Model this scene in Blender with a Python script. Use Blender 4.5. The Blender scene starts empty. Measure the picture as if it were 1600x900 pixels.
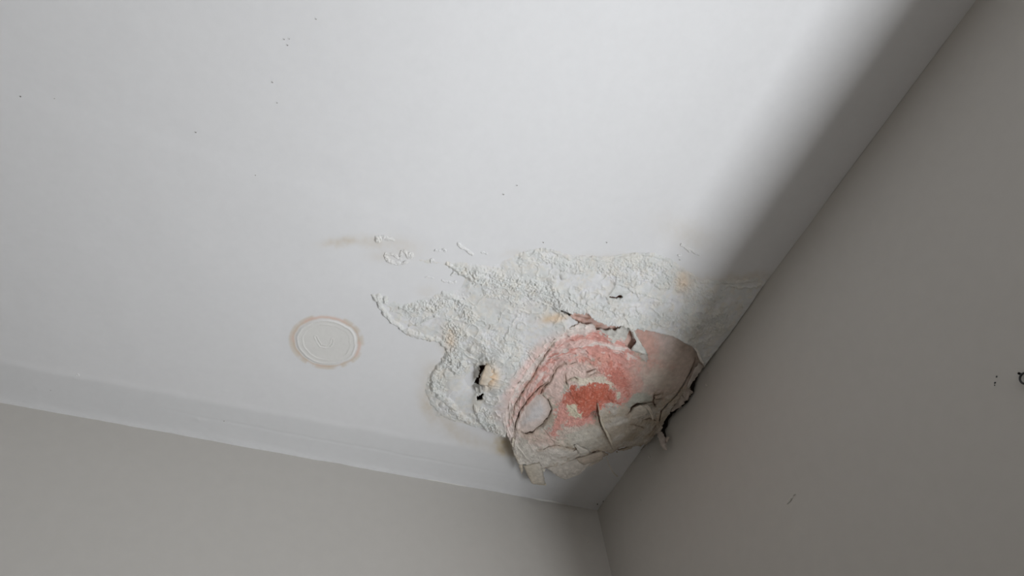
import bpy, math, random
import numpy as np

random.seed(4)
C = bpy.context.scene.collection
SC = bpy.context.scene
WYL = 3.9
H = 2.4                                    # ceiling height, the corner stands at x=0, y=0

# ------------------------------------------------------------------ camera
FOC = 1200.0                               # focal length in pixels of the 1600x900 frame
R = np.array([[-0.9177967225, 0.2499511853, 0.3085021574],
              [0.3847695134, 0.7516515090, 0.5356980778],
              [-0.0979877426, 0.6103641651, -0.7860368874]])
CAM = np.array([0.72442092, 1.06611083, 1.5])
cd = bpy.data.cameras.new('camera'); cam = bpy.data.objects.new('camera', cd); C.objects.link(cam)
import mathutils
U, S_, Vt = np.linalg.svd(R); Rn = U @ Vt
m = mathutils.Matrix(Rn.tolist()).to_4x4(); m.translation = CAM.tolist()
cam.matrix_world = m
cd.sensor_width = 36; cd.lens = 36 * FOC / 1600; cd.clip_start = 0.02
SC.camera = cam

# ------------------------------------------------------------------ light
w = bpy.data.worlds.new('world'); SC.world = w; w.use_nodes = True
w.node_tree.nodes['Background'].inputs[0].default_value = (0.75, 0.85, 1, 1)
w.node_tree.nodes['Background'].inputs[1].default_value = 0.25

def area(name, loc, target, sx, sy, power, col):
    l = bpy.data.lights.new(name, 'AREA'); l.shape = 'RECTANGLE'; l.size = sx; l.size_y = sy
    l.energy = power; l.color = col
    o = bpy.data.objects.new(name, l); C.objects.link(o); o.location = loc
    d = mathutils.Vector(target) - mathutils.Vector(loc)
    o.rotation_euler = d.to_track_quat('-Z', 'Y').to_euler()
    return o
# sunlit window board and ground just outside, throwing light steeply up past the window head
area('sunlit_window_board', (-0.15, 1.20, 0.92), (-0.10, 1.20, 2.4), 1.45, 0.14, 25, (0.95, 0.972, 1.0))
area('sunlit_ground', (-0.36, 1.30, 0.90), (-0.14, 1.25, 2.4), 1.7, 0.50, 20, (0.96, 0.98, 1.0))
# sky seen through the same window, and an added fill lamp behind the viewer to lift the ambient
area('window_sky', (-0.20, 1.30, 1.30), (1.0, 1.30, 0.6), 1.5, 0.75, 4, (1.0, 0.98, 0.94))
area('added_fill', (1.5, WYL - .06, 1.45), (1.2, 0, 1.5), 1.5, 1.1, 13, (1.0, 0.98, 0.95))
SC.view_settings.view_transform = 'Standard'; SC.view_settings.look = 'None'
SC.view_settings.gamma = 1; SC.view_settings.exposure = -0.18
SC.view_settings.use_curve_mapping = False

# ------------------------------------------------------------------ measuring helpers
def P(u, v, h=0.0):
    """point seen at (u, v) that hangs h metres below the ceiling"""
    r = Rn @ np.array([u - 800.0, -(v - 450.0), -FOC])
    t = (H - h - CAM[2]) / r[2]
    return CAM + r * t
def WR(u, v, off=0.0):
    r = Rn @ np.array([u - 800.0, -(v - 450.0), -FOC]); t = (off - CAM[0]) / r[0]
    return CAM + r * t
def WL(u, v, off=0.0):
    r = Rn @ np.array([u - 800.0, -(v - 450.0), -FOC]); t = (off - CAM[1]) / r[1]
    return CAM + r * t
def proj(x, y, z):
    q = np.stack([x - CAM[0], y - CAM[1], z - CAM[2]], -1) @ Rn
    return 800 + FOC * q[..., 0] / -q[..., 2], 450 - FOC * q[..., 1] / -q[..., 2]

# ------------------------------------------------------------------ numeric helpers
def _hash(ix, iy, s):
    n = (ix.astype(np.int64) * 374761393 + iy.astype(np.int64) * 668265263 + s * 1274126177) & 0xFFFFFFFF
    n = ((n ^ (n >> 13)) * 1274126177) & 0xFFFFFFFF
    n = n ^ (n >> 16)
    return (n & 0xFFFFFF) / float(0xFFFFFF)
def vnoise(x, y, s=0):
    ix = np.floor(x); iy = np.floor(y); fx = x - ix; fy = y - iy
    fx = fx * fx * fx * (fx * (fx * 6 - 15) + 10); fy = fy * fy * fy * (fy * (fy * 6 - 15) + 10)
    a = _hash(ix, iy, s); b = _hash(ix + 1, iy, s); c = _hash(ix, iy + 1, s); d = _hash(ix + 1, iy + 1, s)
    return (a * (1 - fx) + b * fx) * (1 - fy) + (c * (1 - fx) + d * fx) * fy
def fbm(x, y, s=0, o=4):
    r = 0; a = 0.5; t = 0
    for k in range(o):
        r = r + a * vnoise(x, y, s + k * 17); t += a; a *= 0.5; x = x * 2.03 + 5.1; y = y * 2.03 + 1.7
    return r / t
def worley(x, y, s=0):
    ix = np.floor(x); iy = np.floor(y)
    f1 = np.full(x.shape, 9.0); f2 = np.full(x.shape, 9.0); rid = np.zeros(x.shape)
    for dx in (-1, 0, 1):
        for dy in (-1, 0, 1):
            cx = ix + dx; cy = iy + dy
            px = cx + 0.1 + 0.8 * _hash(cx, cy, s); py = cy + 0.1 + 0.8 * _hash(cx, cy, s + 7)
            d = np.hypot(x - px, y - py)
            m1 = d < f1
            f2 = np.where(m1, f1, np.minimum(f2, d)); rid = np.where(m1, _hash(cx, cy, s + 13), rid)
            f1 = np.where(m1, d, f1)
    return f1, f2, rid
def sst(a, b, x):
    t = np.clip((x - a) / (b - a), 0, 1); return t * t * (3 - 2 * t)
def dline(u, v, pts):
    """distance to a polyline and the position along it, 0 to 1"""
    best = np.full(u.shape, 1e9); tt = np.zeros(u.shape); n = len(pts) - 1
    for k in range(n):
        (ax, ay), (bx, by) = pts[k][:2], pts[k + 1][:2]
        L = (bx - ax) ** 2 + (by - ay) ** 2 + 1e-9
        t = np.clip(((u - ax) * (bx - ax) + (v - ay) * (by - ay)) / L, 0, 1)
        d = np.hypot(u - ax - t * (bx - ax), v - ay - t * (by - ay))
        m_ = d < best; best = np.where(m_, d, best); tt = np.where(m_, (k + t) / n, tt)
    return best, tt
def inpoly(u, v, pts):
    ins = np.zeros(u.shape, bool); n = len(pts); j = n - 1
    for i in range(n):
        xi, yi = pts[i]; xj, yj = pts[j]
        if yi != yj:
            ins ^= ((yi > v) != (yj > v)) & (u < (xj - xi) * (v - yi) / (yj - yi) + xi)
        j = i
    return ins
def sdpoly(u, v, pts):
    """positive inside"""
    d, _ = dline(u, v, list(pts) + [pts[0]])
    return np.where(inpoly(u, v, pts), d, -d)
def mixc(c, col, a):
    return c * (1 - a[..., None]) + np.array(col) * a[..., None]
def blob(u, v, cx, cy, rx, ry, ang=0):
    a = math.radians(ang); dx = u - cx; dy = v - cy
    p = (dx * math.cos(a) + dy * math.sin(a)) / rx; q = (-dx * math.sin(a) + dy * math.cos(a)) / ry
    return np.exp(-(p * p + q * q))

# ------------------------------------------------------------------ materials
def attr_mat(name, rough=0.75, bump=0.15, scale=900, mott=0.06, spec=0.25, both=True):
    m = bpy.data.materials.new(name); m.use_nodes = True; nt = m.node_tree; N = nt.nodes; L = nt.links
    b = N['Principled BSDF']; b.inputs['Roughness'].default_value = rough
    b.inputs['Specular IOR Level'].default_value = spec
    a = N.new('ShaderNodeAttribute'); a.attribute_name = 'Col'
    tc = N.new('ShaderNodeNewGeometry')
    n1 = N.new('ShaderNodeTexNoise'); n1.inputs['Scale'].default_value = scale * 0.12; n1.inputs['Detail'].default_value = 6
    L.new(tc.outputs['Position'], n1.inputs['Vector'])
    mr = N.new('ShaderNodeMapRange'); mr.inputs[1].default_value = 0.3; mr.inputs[2].default_value = 0.7
    mr.inputs[3].default_value = 1 - mott; mr.inputs[4].default_value = 1 + mott
    L.new(n1.outputs['Fac'], mr.inputs[0])
    mx = N.new('ShaderNodeVectorMath'); mx.operation = 'SCALE'
    L.new(a.outputs['Color'], mx.inputs[0]); L.new(mr.outputs[0], mx.inputs['Scale'])
    L.new(mx.outputs[0], b.inputs['Base Color'])
    n2 = N.new('ShaderNodeTexNoise'); n2.inputs['Scale'].default_value = scale; n2.inputs['Detail'].default_value = 4
    L.new(tc.outputs['Position'], n2.inputs['Vector'])
    bp = N.new('ShaderNodeBump'); bp.inputs['Strength'].default_value = bump; bp.inputs['Distance'].default_value = 0.001
    L.new(n2.outputs['Fac'], bp.inputs['Height']); L.new(bp.outputs[0], b.inputs['Normal'])
    return m
def plain_mat(name, col, rough=0.7, bump=0.1, scale=300, mott=0.03, spec=0.25):
    m = attr_mat(name, rough, bump, scale, mott, spec)
    a = [n for n in m.node_tree.nodes if n.type == 'ATTRIBUTE'][0]
    rgb = m.node_tree.nodes.new('ShaderNodeRGB'); rgb.outputs[0].default_value = (*col, 1)
    mx = [n for n in m.node_tree.nodes if n.type == 'VECT_MATH'][0]
    m.node_tree.links.new(rgb.outputs[0], mx.inputs[0]); m.node_tree.nodes.remove(a)
    return m
CEIL = (0.70, 0.705, 0.716)
M_ceil = attr_mat('matt_ceiling_paint', 0.85, 0.05, 700, 0.012, 0.2)
M_crust = attr_mat('blistered_emulsion', 0.7, 0.30, 1100, 0.05, 0.3)
M_dome = attr_mat('wet_plaster_paper', 0.75, 0.55, 1000, 0.12, 0.25)
M_flake = attr_mat('peeled_paint_sheet', 0.7, 0.3, 900, 0.10, 0.3)
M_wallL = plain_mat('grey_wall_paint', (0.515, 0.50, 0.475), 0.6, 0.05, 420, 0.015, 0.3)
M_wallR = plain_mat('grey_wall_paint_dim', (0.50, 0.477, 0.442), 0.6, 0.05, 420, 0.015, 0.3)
M_floor = plain_mat('oak_floor', (0.34, 0.29, 0.24), 0.5, 0.1, 60, 0.1)
M_frame = plain_mat('white_gloss_frame', (0.75, 0.75, 0.73), 0.35, 0.02, 200, 0.01, 0.5)
M_cav = plain_mat('damp_brown_board', (0.30, 0.15, 0.10), 0.9, 0.5, 300, 0.3, 0.1)
M_chip = plain_mat('chip_paint', (0.66, 0.63, 0.58), 0.6, 0.4, 900, 0.1)
M_dark = plain_mat('dark_metal', (0.03, 0.03, 0.03), 0.45, 0.2, 400, 0.1, 0.4)
M_caulk = plain_mat('white_caulk', (0.74, 0.74, 0.72), 0.5, 0.3, 500, 0.03)

# ------------------------------------------------------------------ mesh helpers
def np_mesh(name, V, F, mat, col=None, parent=None, smooth=True):
    me = bpy.data.meshes.new(name)
    V = np.asarray(V, np.float32); F = np.asarray(F, np.int32); k = F.shape[1]
    me.vertices.add(len(V)); me.vertices.foreach_set('co', V.ravel())
    me.loops.add(F.size); me.loops.foreach_set('vertex_index', F.ravel())
    me.polygons.add(len(F)); me.polygons.foreach_set('loop_start', np.arange(0, F.size, k, dtype=np.int32))
    me.polygons.foreach_set('loop_total', np.full(len(F), k, np.int32))
    me.update(calc_edges=True)
    me.polygons.foreach_set('use_smooth', np.full(len(F), smooth, bool))
    if col is not None:
        ca = me.color_attributes.new('Col', 'FLOAT_COLOR', 'POINT')
        c4 = np.ones((len(V), 4), np.float32); c4[:, :3] = np.clip(col, 0, 1)
        ca.data.foreach_set('color', c4.ravel())
    me.materials.append(mat)
    o = bpy.data.objects.new(name, me); C.objects.link(o)
    if parent is not None: o.parent = parent
    return o
def tag(o, label=None, cat=None, group=None, kind=None):
    if label: o['label'] = label
    if cat: o['category'] = cat
    if group: o['group'] = group
    if kind: o['kind'] = kind
    return o
def empty(name, loc, label, cat, group=None):
    o = bpy.data.objects.new(name, None); C.objects.link(o); o.empty_display_size = 0.02
    o.location = loc; tag(o, label, cat, group); return o
def box(name, a, b, mat, parent=None):
    x0, y0, z0 = a; x1, y1, z1 = b
    V = [(x, y, z) for x in (x0, x1) for y in (y0, y1) for z in (z0, z1)]
    F = [(0, 1, 3, 2), (4, 6, 7, 5), (0, 4, 5, 1), (2, 3, 7, 6), (0, 2, 6, 4), (1, 5, 7, 3)]
    return np_mesh(name, V, F, mat, None, parent, False)
def boxes(name, lst, mat, parent=None):
    VV, FF = [], []
    for (a, b) in lst:
        x0, y0, z0 = a; x1, y1, z1 = b; n = len(VV)
        VV += [(x, y, z) for x in (x0, x1) for y in (y0, y1) for z in (z0, z1)]
        FF += [tuple(n + i for i in f) for f in [(0, 1, 3, 2), (4, 6, 7, 5), (0, 4, 5, 1), (2, 3, 7, 6), (0, 2, 6, 4), (1, 5, 7, 3)]]
    return np_mesh(name, VV, FF, mat, None, parent, False)
def parent_keep(o, p):
    o.parent = p; o.matrix_parent_inverse = mathutils.Matrix.Translation(-mathutils.Vector(p.location))
def submesh(name, X, Y, Z, keep, mat, col, parent, skirt=None, rng=0):
    """take the kept cells of a grid as one mesh; skirt(x,y) gives the torn edge a thickness"""
    ny, nx = X.shape
    idx = np.arange(nx * ny).reshape(ny, nx)
    a = idx[:-1, :-1][keep]; b = idx[:-1, 1:][keep]; c = idx[1:, 1:][keep]; d = idx[1:, :-1][keep]
    if len(a) == 0: return None
    Q = np.stack([a, d, c, b], 1)                      # faces look down
    E = np.concatenate([Q[:, [0, 1]], Q[:, [1, 2]], Q[:, [2, 3]], Q[:, [3, 0]]])
    used, inv = np.unique(Q, return_inverse=True); Q = inv.reshape(Q.shape)
    V = np.stack([X.ravel()[used], Y.ravel()[used], Z.ravel()[used]], 1); cc = col.reshape(-1, 3)[used]
    if skirt:
        E = np.concatenate([Q[:, [0, 1]], Q[:, [1, 2]], Q[:, [2, 3]], Q[:, [3, 0]]]).astype(np.int64)
        key = E.min(1) * len(V) + E.max(1)
        uq, first, cnt = np.unique(key, return_index=True, return_counts=True)
        B = E[first[cnt == 1]]
        bv, binv = np.unique(B, return_inverse=True); binv = binv.reshape(B.shape)
        nv = V[bv].copy(); nv[:, 2] = np.minimum(nv[:, 2] + skirt, H + 0.001)
        nc = cc[bv] * np.array([0.95, 0.92, 0.86])
        base = len(V)
        V = np.concatenate([V, nv]); cc = np.concatenate([cc, nc])
        Q = np.concatenate([Q, np.stack([B[:, 1], B[:, 0], base + binv[:, 0], base + binv[:, 1]], 1)])
    o = np_mesh(name, V, Q, mat, cc)
    if parent is not None: parent_keep(o, parent)
    return o
# ------------------------------------------------------------------ the damage, as measured outlines
DOME = [(800, 690), (791, 672), (787, 652), (795, 627), (808, 602), (825, 577), (845, 551), (866, 530), (885, 515),
        (905, 506), (930, 509), (960, 512), (985, 509), (1020, 516), (1055, 525), (1080, 538), (1092, 554), (1100, 571),
        (1088, 585), (1077, 600), (1070, 615), (1050, 636), (1035, 660), (1012, 690), (985, 697), (962, 703), (945, 708), (934, 722),
        (905, 730), (880, 738), (858, 733), (848, 742), (838, 750), (826, 742), (814, 727), (806, 708)]
BAND = [(634, 402), (662, 398), (700, 402), (735, 408), (775, 408), (812, 396), (845, 388), (870, 394), (900, 400), (950, 402),
        (985, 396), (1020, 395), (1048, 405), (1070, 422), (1093, 436), (1130, 438), (1165, 434), (1215, 428), (1215, 470), (1180, 500),
        (1150, 530), (1100, 571), (1092, 554), (1080, 538), (1055, 525), (1020, 516), (985, 509), (945, 505), (937, 500), (926, 493), (917, 484),
        (893, 486), (870, 478), (840, 466), (800, 458), (760, 446), (724, 436), (700, 424), (655, 414)]
LOBE = [(577, 462), (590, 455), (612, 462), (640, 468), (672, 458), (690, 450), (715, 452), (724, 436), (760, 446), (800, 458), (840, 466),
        (870, 478), (882, 490), (905, 506), (885, 515), (866, 530), (845, 551), (825, 577), (808, 602), (795, 627), (787, 652), (791, 672), (797, 684),
        (788, 700), (760, 694), (725, 682), (695, 664), (672, 642), (660, 612), (664, 582), (684, 560), (694, 545), (680, 536),
        (650, 530), (620, 514), (598, 490)]
OUTER = [(1215, 428), (1165, 434), (1130, 438), (1093, 436), (1070, 422), (1048, 405), (1020, 395), (985, 396), (950, 402), (900, 400), (870, 394),
         (845, 388), (812, 396), (775, 408), (735, 408), (700, 402), (662, 398), (634, 402), (655, 414), (700, 424), (724, 436), (715, 452), (690, 450),
         (672, 458), (640, 468), (612, 462), (590, 455), (577, 462), (598, 490), (620, 514), (650, 530), (680, 536), (694, 545),
         (684, 560), (664, 582), (660, 612), (672, 642), (695, 664), (725, 682), (760, 694), (788, 700)]
SLIT = [(872, 479), (893, 486), (917, 484), (926, 493), (937, 500), (947, 503), (988, 507), (962, 513), (935, 513), (915, 505), (893, 495)]
SLITB = [(925, 498), (945, 504), (988, 507), (962, 516), (932, 515)]
POCKET = [(986, 517), (989, 530), (997, 534), (987, 548), (977, 541), (975, 531)]
HOLES = [[(759, 566), (760, 571), (753, 583), (750, 593), (749, 603), (741, 602), (749, 588), (750, 573)],
         [(755.5, 612), (754, 624), (745, 625.5), (744, 618)],
         [(950, 461), (961, 464), (968, 460), (973, 461), (971, 465), (961, 467), (952, 464.5)]]
CTRL = [(560, 460, 0), (600, 500, 0), (650, 535, 0), (685, 552, 0), (655, 590, 0), (655, 620, 0), (670, 650, 0), (700, 675, 0), (740, 697, 0),
        (560, 370, 0), (640, 390, 0), (700, 385, 0), (760, 395, 0), (810, 390, 0), (850, 383, 0), (900, 395, 0), (950, 397, 0), (1000, 388, 0),
        (1050, 398, 0), (1080, 422, 0), (1120, 435, 0), (1160, 435, 0), (1195, 430, 0),
        (700, 600, 5), (690, 630, 3), (720, 570, 6), (730, 650, 5), (765, 680, 5), (740, 600, 5), (726, 610, 5), (748, 560, 9), (770, 560, 18), (774, 600, 19), (782, 640, 17),
        (800, 530, 11), (830, 500, 9), (740, 520, 6), (700, 500, 3), (650, 490, 1.2), (720, 470, 2.5), (780, 470, 4), (850, 470, 6),
        (720, 420, 1.2), (780, 430, 3), (850, 420, 4), (900, 430, 6), (950, 440, 8), (1000, 430, 6), (1050, 440, 6), (900, 470, 10), (960, 480, 14),
        (1020, 480, 13), (1080, 480, 9), (1130, 480, 6), (1180, 460, 2), (1130, 520, 6), (1080, 520, 12),
        (830, 560, 17), (880, 530, 20), (940, 520, 20), (1000, 522, 19), (1050, 540, 16), (1090, 560, 10), (820, 610, 19), (860, 590, 26), (900, 570, 30),
        (950, 570, 34), (1000, 570, 32), (1050, 590, 23), (1072, 592, 16), (800, 650, 19), (840, 640, 30), (890, 630, 42), (940, 630, 46), (990, 620, 41),
        (1030, 630, 28), (806, 690, 24), (850, 690, 38), (900, 680, 45), (950, 670, 45), (1000, 655, 35), (1028, 655, 24), (830, 730, 28), (848, 748, 25),
        (870, 720, 33), (920, 705, 37), (960, 700, 31), (990, 690, 22)]
CP = np.array([[*P(u, v, h / 1000)[:2], h / 1000] for u, v, h in CTRL])
def tps(r2): return 0.5 * r2 * np.log(r2 + 1e-12)
_n = len(CP); _A = np.zeros((_n + 3, _n + 3))
_d2 = ((CP[:, None, :2] - CP[None, :, :2]) ** 2).sum(-1)
_A[:_n, :_n] = tps(_d2) + np.eye(_n) * 2e-6
_A[:_n, _n] = _A[_n, :_n] = 1; _A[:_n, _n + 1:] = CP[:, :2]; _A[_n + 1:, :_n] = CP[:, :2].T
_w = np.linalg.solve(_A, np.concatenate([CP[:, 2], np.zeros(3)]))
def smooth_h(x, y):
    r = _w[_n] + _w[_n + 1] * x + _w[_n + 2] * y
    for k in range(_n):
        r = r + _w[k] * tps((x - CP[k, 0]) ** 2 + (y - CP[k, 1]) ** 2)
    return r

# ridges of lifted paint: polyline, half width px, height mm
RIDGES = [([(583, 461), (590, 470), (598, 484), (612, 500), (628, 513), (645, 522), (662, 527), (685, 531), (700, 543), (704, 560)], 4.0, 2.6),
          ([(812, 402), (830, 397), (845, 391), (858, 392), (875, 398), (895, 404), (925, 405), (955, 408), (985, 400), (1020, 398), (1045, 408),
            (1062, 420), (1077, 428), (1088, 438), (1092, 447)], 2.6, 1.3),
          ([(704, 545), (692, 566), (678, 583), (675, 602), (686, 617), (703, 628), (712, 637)], 4.5, 2.6),
          ([(700, 413), (712, 421), (722, 427), (738, 436), (752, 441)], 3.5, 1.8),
          ([(832, 466), (850, 474), (868, 482), (884, 492)], 2.5, 1.6),
          ([(742, 634), (748, 650), (762, 673), (775, 686)], 3.5, 2.6),
          ([(706, 640), (722, 650), (744, 664), (762, 678), (775, 688)], 5, 2.0),
          ([(640, 508), (655, 506), (668, 498), (682, 494)], 2.2, 1.2),
          ([(625, 480), (645, 478), (662, 474), (680, 486), (690, 480)], 2.4, 1.3),
          ([(690, 458), (708, 464), (726, 474), (738, 480)], 3, 1.4),
          ([(1095, 441), (1120, 442), (1150, 441), (1185, 436)], 2.2, 0.8),
          ([(1128, 452), (1135, 447), (1150, 448), (1170, 450), (1190, 445)], 1.8, 0.9),
          ([(960, 440), (990, 452), (1015, 462), (1045, 470)], 3, 1.2),
          ([(868, 432), (862, 445), (870, 462), (880, 476)], 3, 1.6),
          ([(700, 570), (712, 576), (722, 566)], 3, 1.3),
          ([(668, 612), (676, 630), (690, 645), (712, 660), (740, 675)], 4, 0.7)]
# bubbly zones: polyline, radius px, amplitude mm, cell mm
ZONES = [([(850, 398), (880, 406), (910, 412), (945, 414), (980, 406), (1015, 406), (1040, 418), (1062, 436), (1078, 455)], 15, 1.5, 4.0),
         ([(722, 420), (745, 430), (775, 438), (810, 444), (845, 452), (870, 466)], 15, 1.9, 5.0),
         ([(960, 425), (1000, 425), (1035, 440)], 20, 1.3, 4.0), ([(1085, 464), (1105, 462)], 16, 1.5, 3.6),
         ([(880, 470), (900, 482), (940, 490), (1000, 500)], 18, 1.2, 5), ([(1040, 500), (1090, 508), (1120, 500)], 22, 1.3, 5),
         ([(640, 482), (665, 478), (700, 470), (722, 478), (735, 498)], 13, 1.6, 4.0),
         ([(705, 512), (720, 520), (702, 538), (704, 560), (720, 575)], 15, 1.9, 4.0),
         ([(583, 461), (595, 468)], 10, 2.2, 4.5), ([(760, 455), (800, 462), (830, 470)], 10, 0.9, 4),
         ([(770, 540), (800, 545), (820, 560)], 30, 1.0, 6), ([(675, 590), (690, 605)], 12, 1.4, 4.5),
         ([(755, 645), (768, 665), (778, 680)], 12, 2.0, 3.6), ([(885, 425), (905, 440)], 14, 1.0, 5)]
BUMPS = [(820, 401, 8, 1.8), (690, 632, 5, 1.5), (747, 428, 11, 3.0), (880, 430, 7, 2.6), (862, 437, 8, 1.6), (690, 632, 5, 2.4), (735, 545, 6, 1.8), (805, 555, 9, 1.8),
         (1068, 437, 9, 2.2), (1062, 452, 7, 1.6), (915, 460, 9, 1.8), (700, 585, 8, 1.6), (592, 463, 6, 2.4), (602, 466, 5, 2),
         (840, 444, 7, 1.6), (715, 518, 7, 1.4), (812, 408, 5, 0.8), (755, 605, 7, 2.5), (765, 595, 8, 2)]
SMOOTH = [([(880, 436), (930, 440)], 14), ([(1010, 445), (1030, 458), (1060, 462)], 9), ([(715, 600), (725, 630)], 18), ([(830, 520), (850, 510)], 20)]

def crust_detail(u, v, xm, ym, h0):
    """relief of the blistered paint in metres"""
    wx = xm + 4 * (fbm(xm / 9, ym / 9, 3, 3) - .5); wy = ym + 4 * (fbm(xm / 9, ym / 9, 31, 3) - .5)
    soft = np.ones(u.shape)
    for pts, r in SMOOTH:
        d, _ = dline(u, v, pts); soft = np.minimum(soft, 0.15 + 0.85 * sst(r * .5, r * 1.2, d))
    h = np.zeros(u.shape); zone = np.zeros(u.shape)
    cache = {}
    for pts, r, amp, cell in ZONES:
        cell = round(cell * .74, 2)
        if cell not in cache:
            f1, f2, rid = worley(wx / cell, wy / cell, int(cell * 10))
            g1, g2, r2 = worley(wx / (cell * .55), wy / (cell * .55), int(cell * 10) + 3)
            b = (1 - np.clip(f1 / .62, 0, 1) ** 3) * (0.2 + 1.0 * rid)
            b2 = (1 - np.clip(g1 / .6, 0, 1) ** 3) * r2
            worm = 1 - np.abs(2 * vnoise(wx / cell * .8, wy / cell * .8, 5) - 1)
            cache[cell] = 0.75 * b + 0.35 * b2 + 0.7 * worm ** 5
        d, _ = dline(u, v, pts)
        d = d + 14 * (fbm(xm / 9, ym / 9, 57, 3) - .5)
        k = sst(r, r * .55, d); zone = np.maximum(zone, k)
        h = np.maximum(h, cache[cell] * amp * 1.45 * k / 1000)
    rh = np.zeros(u.shape)
    for pts, r, amp in RIDGES:
        d, t = dline(u + 6 * (fbm(xm / 6, ym / 6, 71, 3) - .5), v + 6 * (fbm(xm / 6, ym / 6, 77, 3) - .5), pts)
        va = 0.5 + 1.0 * fbm(xm / 4, ym / 4, 91, 3)
        rr = r * (0.7 + 0.7 * fbm(xm / 8, ym / 8, 93, 2))
        rh = np.maximum(rh, (1 - np.clip(d / rr, 0, 1) ** 2.5) * va * amp * 1.5 / 1000)
    for cx, cy, r, amp in BUMPS:
        d = np.hypot(u - cx, (v - cy) * 1.15) * (1 + .5 * (fbm(xm / 5, ym / 5, 99, 2) - .5))
        rh = np.maximum(rh, (1 - (np.clip(d / r, 0, 1)) ** 2.6) * amp * 1.5 / 1000)
    big = fbm(wx / 26, wy / 26, 13, 3)
    crease = 1 - np.abs(2 * fbm(wx / 20, wy / 20, 14, 3) - 1)
    am = (.25 + .75 * np.clip(h0 / .009, 0, 1)) * (1 - .6 * sst(1080, 1150, u))
    base = am * (big - .5) * 8 / 1000 + am * 2.6 / 1000 * crease ** 9 + (fbm(wx / 7, wy / 7, 12, 3) - .5) * (.5 + 2.6 * zone) / 1000
    f1, f2, rid = worley(wx / 7, wy / 7, 44)
    dimple = np.where(rid > .88, 1 - np.clip(f1 / .34, 0, 1) ** 3, 0) * 1.0 / 1000
    f1, f2, rid = worley(wx / 4, wy / 4, 45)
    dimple += np.where(rid > .75, 1 - np.clip(f1 / .5, 0, 1) ** 2, 0) * .8 / 1000 * sst(.58, .64, fbm(wx / 22, wy / 22, 46, 3))
    return (h + base + dimple) * soft, rh

STAINS_SHADE = [  # cx, cy, rx, ry, angle, strength
    (520, 378, 22, 7, -8, .35), (545, 376, 18, 6, -5, .4), (580, 378, 22, 9, 8, .35), (630, 385, 30, 14, 12, .25), (600, 402, 25, 8, 4, .25),
    (668, 455, 14, 10, 0, .18), (1075, 365, 45, 22, 20, .22), (1120, 437, 60, 8, -4, .30), (1070, 440, 14, 16, 0, .4), (1180, 432, 30, 7, -8, .3),
    (700, 535, 12, 16, 0, .75), (706, 512, 16, 10, 20, .6), (693, 598, 10, 14, 0, .5), (690, 580, 16, 10, 40, .45), (668, 600, 14, 34, 0, .35),
    (776, 665, 9, 22, -35, .7), (800, 705, 22, 13, 35, .9), (788, 702, 16, 14, 40, .9), (762, 588, 12, 14, 0, .75), (790, 600, 10, 10, 0, .4), (865, 495, 20, 7, -12, .95),  # the two strongest side by side paint dirt and shadow under the sag's left edge
    (740, 690, 46, 12, 22, .3), (700, 660, 26, 10, 40, .4), (670, 640, 10, 22, -20, .4), (812, 398, 26, 7, 0, .2), (945, 404, 60, 6, 0, .25), (745, 480, 40, 20, 0, .18),
    (820, 480, 60, 14, 12, .22)]
def ceil_colour(u, v, xm, ym, k=1.0):
    c = np.zeros(u.shape + (3,)) + np.array(CEIL)
    n = fbm(u / 14, v / 14, 5, 4)
    s = np.zeros(u.shape)
    for cx, cy, rx, ry, a, st in STAINS_SHADE:
        s = s + st * blob(u + 10 * (n - .5), v + 10 * (fbm(u / 12, v / 12, 6, 3) - .5), cx, cy, rx, ry, a)
    s = np.clip(s, 0, 1) * (0.55 + 0.9 * fbm(u / 6, v / 6, 8, 4)) * k
    return mixc(c, (0.50, 0.405, 0.26), np.clip(s * .75, 0, .95))

def crust_colour(u, v, xm, ym, hd):
    c = ceil_colour(u, v, xm, ym)
    c = mixc(c, (0.645, 0.65, 0.63), .8 * sst(0, 1.2, hd * 1000))
    # pale dusty crust a little cooler than the sound paint
    n = fbm(xm / 20, ym / 20, 15, 4)
    c = mixc(c, (0.60, 0.625, 0.61), 0.45 * sst(.4, .6, n))
    c = mixc(c, (0.70, 0.68, 0.63), 0.6 * sst(.45, .7, fbm(xm / 9, ym / 9, 16, 4)))
    c = mixc(c, (0.62, 0.50, 0.36), 0.12 * sst(.6, .75, fbm(xm / 14, ym / 14, 19, 4)))
    # peach deposits
    for cx, cy, rx, ry, a, st in ((1068, 440, 12, 15, 0, .5), (766, 586, 13, 16, 10, .8), (868, 496, 22, 6, -12, .6), (704, 530, 9, 14, 0, .35)):
        c = mixc(c, (0.80, 0.58, 0.38), np.clip(st * blob(u, v, cx, cy, rx, ry, a) * (0.4 + 1.2 * n), 0, 1))
    # pink creeping out from the sagging part
    d, _ = dline(u, v, DOME[1:12])
    c = mixc(c, (0.80, 0.57, 0.52), 0.75 * sst(22, 0, d + 14 * (n - .5)) * sst(690, 600, v) * sst(500, 545, v))
    d, _ = dline(u, v, [(872, 479), (917, 484), (945, 505)])
    return c

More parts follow.
